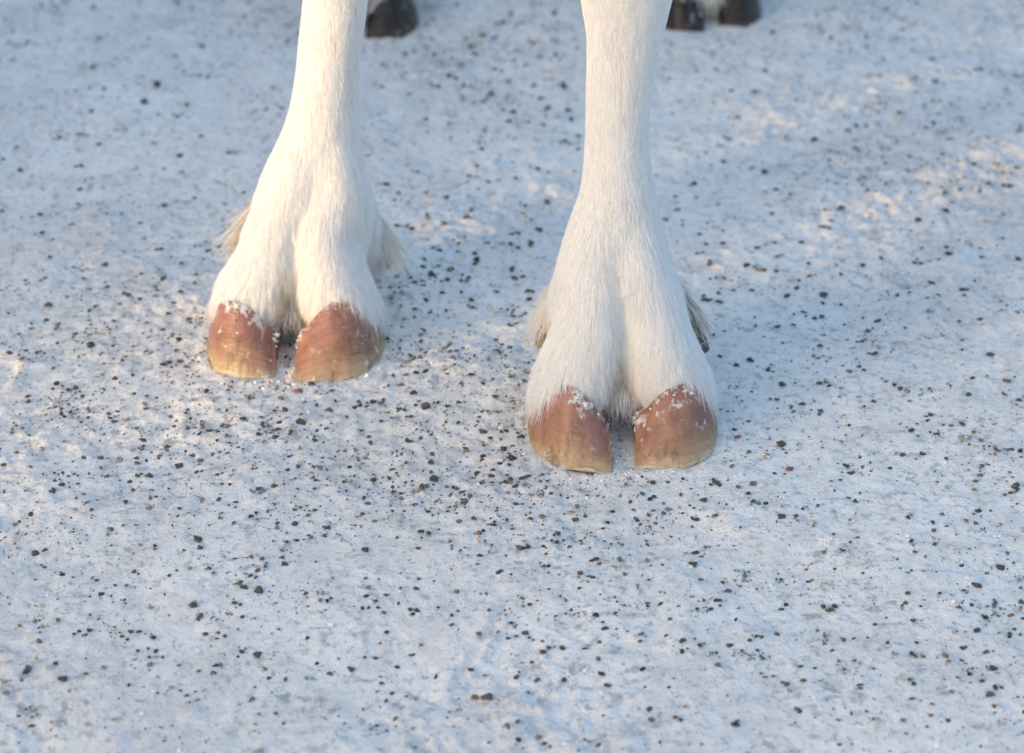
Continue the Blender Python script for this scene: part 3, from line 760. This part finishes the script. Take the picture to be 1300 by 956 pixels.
# ------------------------------------------------------------------ stones and grit on the snow
STONES = """36,1757,124d 299,1421,105d 205,1242,104d 160,994,104d 280,1146,97d 11,1458,96d -2,1646,94d 7,965,94d 22,1882,92d -59,1351,91d 262,1317,89p -33,1783,88b 345,1507,88d -59,1252,85d 133,1086,85d 308,1705,85d -60,1693,84d 158,1601,81d 257,1160,80p -22,1590,80d -307,1540,78d -77,1199,78d -2,1106,78d 272,1102,77d -58,1499,77b -247,1777,75b 52,1777,75b -313,1596,75d -30,1455,75b 222,1225,75d 211,1449,74d 43,1032,74d 363,1727,74d -200,1560,73d 176,1193,73d -89,1192,73d 175,1404,73d -141,1172,72d 161,1384,72d -49,986,71d 143,1141,71p 249,969,70d -248,1630,70d 6,1042,70d -144,961,70d 187,949,69p 137,1019,69d -331,1592,69d 40,1592,69d -106,1191,68b 265,1391,67d -267,1534,67d 40,1698,66d -40,1375,66b -103,1688,66d -30,1361,66d 293,1226,65b 111,1110,65d -155,1013,65d -93,992,64d 240,1183,63d 184,1435,63d 200,1597,63d 2,1432,63d 240,1167,63d 0,973,63d 152,1155,62d -48,1405,62d -265,1752,62d 219,1262,62d 0,1135,62d -124,947,61d -185,1130,61d -44,1128,61d 196,1719,61b -3,1711,61d -52,1364,61d -200,1117,61d -200,1117,61d 8,1113,61d 6,1113,61d 112,1110,61d 198,1353,60d 199,1352,60d 275,1106,60d -125,1210,60r 166,1680,60b 125,1338,60d 22,1674,60d -292,1329,60b -50,1188,59d -276,1653,59d 144,1073,59d 227,1305,59d -121,1173,59d -220,1849,58d -17,1161,58b 18,1432,58d -112,1155,58d 317,1823,58o -257,1274,58d 151,1588,57d -24,1805,57d -9,1256,57d 256,1796,57b -200,1254,57d -117,1021,57d 17,1791,57d 238,1011,56d -237,1555,56d -363,1555,56d -29,1765,56d -128,996,56d -30,1529,55d -14,1735,55d 267,1209,55d -159,982,55d 2,1084,55d 10,1346,55d -80,1201,55d 127,1514,55d 122,1339,55d -88,1510,55d 331,1508,55d 184,1503,55d 160,1068,55p 324,1698,54d 39,1697,54d -67,1181,54p 183,1320,54d -271,1690,54d 96,949,54p -164,1043,54d -76,1039,53d -195,1156,53d 5,1156,53d 233,938,53d -37,935,53d 253,1028,53d 94,1028,53d -220,1143,53p -179,1142,53d -313,1639,53d 168,1639,53b -124,1137,53d -46,1880,53d 186,1131,53d 289,1261,52d 175,1423,52d 23,1621,52d 310,1864,52d 35,1860,52d -1,1856,52d 48,1605,52b 258,997,52d -43,1109,52d 220,1596,52d -24,1398,52d -7,1832,51d -236,1233,51d 229,1392,51d -250,1098,51d -24,1386,51d 182,1225,51d 171,1382,51d -297,1575,51d -14,1804,51d -52,1369,51d 203,1207,51p -194,1076,51t -57,1206,51d -223,1359,51b 269,1359,50d 169,1201,50d -25,1544,50b 18,1544,50b 287,1347,50d -98,1060,50d -347,1534,50d -17,1055,50r -84,1763,50d 332,1762,50t 131,1337,50d 11,1333,50b 2,1753,50d -133,1173,50d 228,1170,49d 183,1504,49d -215,1315,49d -327,1733,49d 8,1312,49d -247,1031,49d 391,1721,49d -58,1152,49d 24,1488,49d 284,1713,49o -7,1020,49d -49,1709,49d -234,1708,49d 226,1477,49d 113,1473,48b -295,1471,48d 17,1700,48d -28,1468,48d 295,1466,48d 275,1456,48d 104,1455,48d 185,1681,48b -135,998,48d -16,1679,48d -46,1450,48d -68,1445,48d -22,1666,48d 27,1655,47d -244,1654,47d 42,1654,47d 200,979,47d -129,1100,47b 104,1092,47d 44,1635,47d 12,1411,47d -200,1406,47b -2,1627,47d -77,1223,47d 286,1398,46d 92,957,46d 253,1615,46d -65,1219,46r 221,955,46d -23,1390,46d -252,1213,46b 153,1388,46d 329,1386,46d 212,948,46b -279,1882,46d -264,1381,46b -219,1878,46r -143,1205,46p 0,1378,46d 193,1376,46d 295,1202,46d 210,1201,46d -78,939,46d 316,1583,46d 250,1580,46o -99,931,46p -74,1362,46b 183,1361,45d -131,1187,45d 167,925,45d 173,1042,45d -154,1178,45d 175,1349,45d -162,1035,45d 284,1558,45b -17,1034,45d 151,1557,45d -72,1341,45d -172,1168,45d -243,1338,45d -281,1336,45r -210,1163,45d -144,1160,45d 178,1540,45d 327,1540,45d 179,1539,45d 119,1016,44p 210,1803,44d -65,1802,44d -25,1320,44d -332,1798,44d 3,1526,44d -17,1523,44d -389,1791,44d 230,1144,44d -26,1143,44t -240,1142,44d 188,1308,44d 174,1300,44d -283,1132,44d -68,1772,44d 164,1297,44d -216,1295,44d 324,1499,44d -269,1291,44b -269,1291,44d 299,1495,44d 187,1123,44d 22,1758,44d -45,1492,44d -61,1757,44d -76,1278,43d -197,1479,43d -43,1111,43d -238,1475,43d -40,1737,43d -246,1106,43d -101,1735,43d -8,1728,43d 158,1722,43r -27,1095,43d 185,1257,43d 117,962,43d -188,961,43d -295,1256,43b 275,1456,43d 84,959,43d -206,1253,43d 276,1713,43d 143,1252,43d -43,1707,42d 15,951,42d 73,1080,42d -295,1440,42d -45,1079,42d -51,1234,42d 99,1074,42d -186,1233,42r 273,1231,42d -181,1681,42d -138,1226,42d 160,1224,42d 140,1422,42d -78,1678,42d 140,1422,42d -10,1063,42d 187,1221,42d -115,1061,42d -35,1415,42d -194,1413,42d -222,1214,42d -284,1213,42d -52,1410,42d 12,1409,42b -1,1408,42d 72,1052,42d 4,1405,41d -118,1044,41d -89,1200,41d 96,1042,41d 129,1388,41b -31,1193,41d -171,1637,41d -64,1635,41d -37,1189,41d -262,1632,41d 287,1631,41d -137,1187,41d -65,1187,41d -58,1379,41d -229,1183,41d 12,1625,41d -95,1181,41b 258,1177,41d 251,1174,41d -186,1174,41t -186,1173,41b 2,1365,41d -20,1611,41d 153,1018,41d 246,1609,40d -238,1362,40r -48,1014,40b -178,1165,40d -259,1352,40d -254,1160,40t 176,1350,40d 10,1347,40d 122,1346,40d 289,1345,40d -80,1154,40d -210,1338,40d 48,1580,40d 132,1336,40d -278,1146,40d 199,994,40d 11,1334,40d -225,1333,40d -259,1576,40d -211,1144,40d -235,1333,40d 136,993,40d -118,1144,40t -26,1332,40d -54,1329,40d -16,1136,40d 250,984,40r -61,1319,39d -7,1128,39d 193,1310,39d 314,1310,39r -290,1309,39d 1,1309,39b -124,1122,39d 145,1122,39d -111,1120,39t 46,970,39d -245,1118,39d -281,1303,39b 131,969,39b 207,1539,39d -162,1115,39d -345,1853,39d -76,1113,39d 255,1113,39d -76,1112,39d -1,1112,39d 64,965,39b -1,1296,39d -2,964,39d -108,1110,39d -183,961,39d -92,1108,39d -92,1108,39d -246,1107,39d 63,960,39d 124,1104,39b -49,1104,39d -49,1103,39d 25,954,39d -56,1283,39d -49,952,39d 232,952,39d 71,1098,39d 275,1280,39d 183,1096,39b 290,1511,38d -167,1089,38t 36,1815,38d 187,1269,38d -299,1501,38d -203,1267,38d -222,1266,38d 251,1082,38d -20,937,38d -52,1261,38d -88,935,38d 32,1079,38t -219,1490,38d -258,1077,38d 213,1076,38p -219,932,38d 108,1075,38t -178,1075,38d 152,1075,38d 12,929,38r 46,926,38d 134,1246,38d -14,1242,38d 224,1061,38d 177,1467,38b -48,1058,38d -265,1461,37d -346,1461,37d -58,1461,37d -40,1233,37d -270,1228,37d -24,1222,37d 245,1217,37d -118,1217,37d 228,1216,37r -49,1041,37d 11,1741,37d 232,1214,37d -30,1741,37d 7,1213,37d -179,1212,37d 288,1208,37d -283,1207,37d 155,1206,37d -153,1204,37d 193,1427,37d -312,1424,37d -241,1022,37d -10,1195,37r 35,1019,36d 162,1413,36d 287,1411,36d 41,1016,36d 97,1014,36d 270,1408,36d -230,1013,36d -36,1404,36d -58,1179,36d 110,1006,36d 230,1005,36d -162,1173,36d 201,1002,36d -57,1391,36d -57,1391,36d -310,1681,36r 129,1388,36b -86,1168,36b -64,997,36d -74,996,36d -38,1675,36d -48,1382,36d -214,1381,36d -135,1163,36r 75,992,36d -57,1380,36d -3,1161,36d 128,1160,36r 0,1377,36d -125,1159,36d -134,1158,36d 265,1156,36d 185,1371,36d -80,1154,36d 7,1370,36d -139,985,36d 7,1370,36d 1,1365,35d -26,1148,35d -312,1360,35b -231,1144,35b 181,976,35d 219,1143,35d -205,1142,35d 142,1357,35d -30,974,35d -197,1141,35d 154,1356,35d -210,1139,35d 132,1353,35d 246,1350,35d 114,1133,35d -10,1346,35d -10,1345,35d 13,1345,35d 123,965,35d -208,962,35d 154,1127,35r -32,1340,35d -44,1340,35d -151,961,35d -118,1126,35d 43,960,35d 197,1338,35d 113,1336,35d -106,1123,35d -19,1122,35d 18,955,35d 36,955,35d 157,955,35d -223,1117,35d 97,950,35d -132,949,35d -77,1113,35d 132,1109,35b -315,1317,34d -56,943,34d -154,1104,34d -247,1305,34d 75,1094,34d -144,932,34d 2,932,34d 186,1092,34d -68,1299,34d -27,1299,34d 130,928,34d -195,1088,34d -235,1087,34t -25,1087,34d -55,1293,34d -158,1086,34r 231,1079,34d 39,1077,34d -116,1076,34b -10,1281,34b 67,1075,34d 109,1075,34b 16,1072,34t 34,1072,34d 211,1072,34d -20,1071,34d -231,1274,34d 247,1069,34d -55,1266,33d -52,1261,33d -44,1056,33d -232,1528,33d -211,1054,33d -9,1527,33d 247,1525,33d 262,1514,33d -113,1045,33d 163,1041,33d 211,1041,33d -34,1238,33d -226,1237,33b 56,1034,33d 246,1499,33d 70,1033,33d -57,1231,33d -134,1027,33r -129,1026,33d 11,1224,33d -271,1221,33d 58,1019,32d 0,1216,32d -11,1214,32d -29,1212,32d -49,1005,32d -134,1200,32d -120,1198,32d -138,1002,32b -28,1002,32d 217,1001,32d -113,1195,32d -188,1194,32d 115,1454,32d -234,1192,32b 5,996,32d 104,996,32d 105,996,32d -207,995,32d 9,990,32d 225,990,32r 125,1431,32d -30,982,32d 237,981,32d 326,1422,31d -111,1166,31d 129,1418,31d 128,1418,31d -36,1162,31d -46,1159,31d 155,967,31d 309,1411,31d -16,966,31d 246,965,31d -77,1763,31d -45,959,31o 107,958,31d 129,1393,31b 279,1392,31d 83,951,31d 197,949,31d -174,1135,31b -285,1382,31d 42,945,31d 261,1129,31d 212,943,31d 122,1128,31d 140,941,31d -278,1375,31b 100,940,31d 132,1372,31d -143,937,30d 128,1370,30d -174,1119,30d -174,1119,30d 43,934,30d 221,933,30d -203,1365,30d -65,1362,30d 25,930,30d -49,1360,30b -109,929,30d -63,929,30d 233,1112,30d 132,926,30d 240,1356,30b 132,1353,30d -32,1104,30d -56,1347,30d -225,1344,30b -182,1343,30d -135,1096,30d 286,1337,30d -140,1094,30d -80,1090,30d 165,1085,30d 65,1083,30d -41,1321,30d -224,1072,29d 242,1072,29d 51,1070,29d -202,1309,29b 224,1069,29d -73,1066,29d -155,1065,29d 277,1302,29d -99,1051,29r 210,1050,29d 222,1048,29d 191,1284,29d 30,1044,29d -187,1278,29d 259,1042,29d -27,1039,29d 18,1039,29d -194,1039,29t -6,1272,29d -186,1038,29d -119,1028,29r 16,1027,29d 245,1023,28d 58,1019,28d -194,1016,28d -165,1015,28t -244,1238,28d 34,1005,28d -13,1000,28d 139,997,28d -165,1222,28d -73,1217,28d -214,1211,28b -75,985,28d -17,1209,28d -64,983,28d 112,981,28d 232,1203,28r -85,1200,28t -210,976,27d 152,974,27d -45,1195,27b -156,972,27d -165,1190,27d -62,968,27d 169,964,27d 76,964,27d -213,961,27d 185,960,27d -121,1180,27b -67,949,27d -95,943,27d -6,1159,27d 100,940,27d 147,939,27d -140,1152,27o -13,935,27d 133,1145,27r -98,1145,27t -117,929,27d -174,1135,26r -228,1130,26d 210,1129,26d -2,1127,26d -110,1126,26r -249,1125,26d -102,1123,26b -143,1119,26d -210,1113,26d -210,1112,26d 59,1097,26d -232,1094,26t 159,1383,26r 64,1091,26d 82,1091,26d 54,1082,25d -64,1075,25d 96,1068,25d -45,1353,25d 231,1065,25r 71,1056,25d 182,1054,25d 178,1050,25d 1,1320,25r -170,1033,25d 151,1310,25r 52,1027,24d 19,1027,24d 167,1027,24d -227,1304,24d -212,1009,24d 68,989,24d -252,986,24t -72,986,24d -67,986,24d 79,979,24b 13,978,24d -275,1246,24r -66,1243,24b -18,1239,23d -205,972,23b 199,959,23d -232,959,23r -215,958,23b -134,1220,23d -161,936,23d -204,925,23d -106,1165,22b -51,1164,22d -81,1138,22o -59,1130,22d -72,1111,22d 77,1097,21d 41,1096,21b -51,1095,21o 76,1083,21d 84,1059,21b 56,1052,21d 58,1050,21b 52,996,20d -74,1333,20o -195,990,20d 52,970,20d 57,968,20d -65,960,19b 100,951,19d -151,933,19r 72,1028,16b 52,984,16d"""
def rock_mesh(seed, npts=13):
    r = np.random.default_rng(seed)
    pts = r.normal(size=(npts, 3)); pts /= np.linalg.norm(pts, axis=1)[:, None]
    pts *= r.uniform(0.75, 1.0, (npts, 1)); pts *= np.array([1.0, r.uniform(0.6, 0.9), r.uniform(0.5, 0.8)])
    bm = bmesh.new()
    for p in pts: bm.verts.new(p)
    res = bmesh.ops.convex_hull(bm, input=bm.verts)
    bmesh.ops.delete(bm, geom=[e for e in res['geom_interior'] if isinstance(e, bmesh.types.BMVert)], context='VERTS')
    bm.verts.index_update()
    v = np.array([x.co[:] for x in bm.verts]); f = [tuple(q.index for q in p.verts) for p in bm.faces]
    bm.free()
    return v, f
ROCKS = [rock_mesh(100 + i, 10 + i % 5) for i in range(14)]
rock_data = {}
for kind, mat in M_STONE.items():
    rock_data[kind] = []
    for i, (v, f) in enumerate(ROCKS[:8] if kind != 'd' else ROCKS):
        me = bpy.data.meshes.new('stone'); me.from_pydata([tuple(p) for p in v], [], f); me.materials.append(mat); me.update()
        rock_data[kind].append(me)

spots = []
for tok in STONES.split():
    kind = tok[-1]; a, b, c = tok[:-1].split(',')
    x, y, w = float(a) / 1000, float(b) / 1000, float(c) / 10000
    if kind == 'd' and w > 0.0062:       # a long dark patch is a row of several stones
        m = 2 + int(w / 0.0045)
        for j in range(m):
            spots.append((x + w * ((j + 0.5) / m - 0.5) + RNG.normal(0, 0.0007), y + RNG.normal(0, 0.0022), w / m * RNG.uniform(0.85, 1.7), kind))
    else:
        spots.append((x, y, w, kind))
def in_foot(x, y, pad=0.0):
    for claws in FEET.values():
        for xi, ty, sg, w, L, H in claws:
            u = (x - xi) * sg; v = y - ty
            if -0.004 - pad < u < w + pad and -0.001 - pad < v < L + pad: return True
    return False
spots = [s for s in spots if not in_foot(s[0], s[1])]
spots.sort(key=lambda s: -s[2] / s[1])
for i, (x, y, w, kind) in enumerate(spots[:290]):
    me = rock_data[kind][i % len(rock_data[kind])]
    o = bpy.data.objects.new('stone', me)
    s = w * random.uniform(0.52, 0.70)
    o.scale = (s, s * random.uniform(0.8, 1.1), s * random.uniform(0.75, 1.0))
    o.rotation_euler = (random.uniform(-0.3, 0.3), random.uniform(-0.3, 0.3), random.uniform(-0.5, 0.5) + random.choice((0, math.pi)))
    o.location = (x, y, ground_z(x, y) + s * random.uniform(0.02, 0.22))
    COL.objects.link(o); o.parent = ground

KCOL = {'d': [(0.028, 0.032, 0.032), (0.06, 0.065, 0.064), (0.10, 0.105, 0.10), (0.17, 0.172, 0.165)], 'b': [(0.13, 0.09, 0.06), (0.19, 0.14, 0.09)], 'r': [(0.22, 0.09, 0.06)],
        't': [(0.28, 0.21, 0.14)], 'o': [(0.36, 0.19, 0.08)], 'p': [(0.33, 0.32, 0.31)]}
grit = list(spots[290:])
# the loose grit between the stones one can pick out: patchy, finer
n = 9000
cx = RNG.uniform(-0.55, 0.55, n); cy = RNG.uniform(0.80, 2.05, n)
# clumps and short streaks, thickest through the middle and round the feet
nk = 3400
kx = RNG.uniform(-0.55, 0.55, nk); ky = RNG.uniform(0.80, 2.05, nk)
dens = (0.18 + 0.82 * sstep(-0.1, 0.5, vnoise(kx, ky, 7.0, 31))) * (0.62 + 0.38 * np.exp(-((kx / 0.26) ** 2 + ((ky - 1.20) / 0.30) ** 2)))
ok = RNG.random(nk) < dens
for x, y in zip(kx[ok], ky[ok]):
    m = RNG.integers(4, 26); sp = RNG.uniform(0.003, 0.012)
    cx = np.r_[cx, x + RNG.normal(0, sp * 1.5, m)]; cy = np.r_[cy, y + RNG.normal(0, sp, m)]
for claws in FEET.values():            # a little more grit trodden in round the feet
    fx = 0.5 * (claws[0][0] + claws[1][0]); fy = claws[0][1] + 0.03
    cx = np.r_[cx, fx + RNG.normal(0, 0.075, 420)]; cy = np.r_[cy, fy + RNG.normal(0, 0.075, 420)]
for x, y in zip(cx, cy):
    if in_foot(x, y): continue
    inside = abs(x) < 0.235 * (y / 0.87) and 0.93 < y < 1.92
    w = 0.0007 + RNG.exponential(0.0006 if inside else 0.0008)
    grit.append((x, y, min(w, 0.0036 if inside else 0.006), RNG.choice(list('dddddddddbbrtpp'))))
gv, gf, gc = [], [], []
nb = 0
gX = np.array([g[0] for g in grit]); gY = np.array([g[1] for g in grit]); gZ = snow_height(gX, gY)
for (x, y, w, kind), z0 in zip(grit, gZ):
    v, f = ROCKS[RNG.integers(len(ROCKS))]
    s = w * 0.70; a = RNG.uniform(0, 6.28); ca, sa = math.cos(a), math.sin(a)
    sc_ = np.array([s * RNG.uniform(0.8, 1.2), s * RNG.uniform(0.8, 1.2), s * RNG.uniform(0.7, 1.0)])
    q = v @ np.array([[ca, sa, 0], [-sa, ca, 0], [0, 0, 1]]) * sc_ + np.array([x, y, z0 + s * RNG.uniform(0.0, 0.4)])
    gv.append(q); gf += [tuple(nb + k for k in t) for t in f]
    col = np.array(KCOL[str(kind)][RNG.integers(len(KCOL[str(kind)]))]) * RNG.uniform(0.7, 1.35)
    gc.append(np.tile(np.append(col, 1.0), (len(v), 1)))
    nb += len(v)
gravel = mesh_obj('gravel', np.vstack(gv), gf, M_GRIT, None, False)
ca = gravel.data.color_attributes.new('tint', 'FLOAT_COLOR', 'POINT')
ca.data.foreach_set('color', np.vstack(gc).astype(np.float32).ravel())
gravel['kind'] = 'stuff'
gravel['label'] = 'fine dark grit scattered over the packed snow'

# loose crumbs of snow, more of them kicked up round the feet
n = 5200
cx = RNG.uniform(-0.55, 0.55, n); cy = RNG.uniform(0.80, 2.05, n)
ok = RNG.random(n) < 0.15 + 0.85 * sstep(0.0, 0.5, vnoise(cx, cy, 9.0, 61))
cx, cy = cx[ok], cy[ok]
for claws in FEET.values():
    for xi, ty, sg, w_, L, H in claws:
        k = RNG.integers(0, NO, 110)
        r_ = 0.0015 + RNG.exponential(0.004, 110)
        dx, dy = OUTLINE[k, 0] - 0.5, OUTLINE[k, 1] - 0.5; dn = np.hypot(dx, dy)
        cx = np.r_[cx, xi + sg * (w_ * OUTLINE[k, 0] + r_ * dx / dn)]; cy = np.r_[cy, ty + L * OUTLINE[k, 1] + r_ * dy / dn]
cz = snow_height(cx, cy)
cv, cf, nb = [], [], 0
for x, y, z0 in zip(cx, cy, cz):
    v, f = ROCKS[RNG.integers(len(ROCKS))]
    s = 0.0004 + min(RNG.exponential(0.0005), 0.0018)
    q = v * s * RNG.uniform(0.7, 1.2, 3) + np.array([x, y, z0 + s * RNG.uniform(-0.1, 0.3)])
    cv.append(q); cf += [tuple(nb + k for k in t) for t in f]; nb += len(v)
crumbs = mesh_obj('snow_crumbs', np.vstack(cv), cf, M_FROST, None, True)
crumbs['kind'] = 'stuff'
crumbs['label'] = 'loose crumbs of snow lying on the trodden ground'
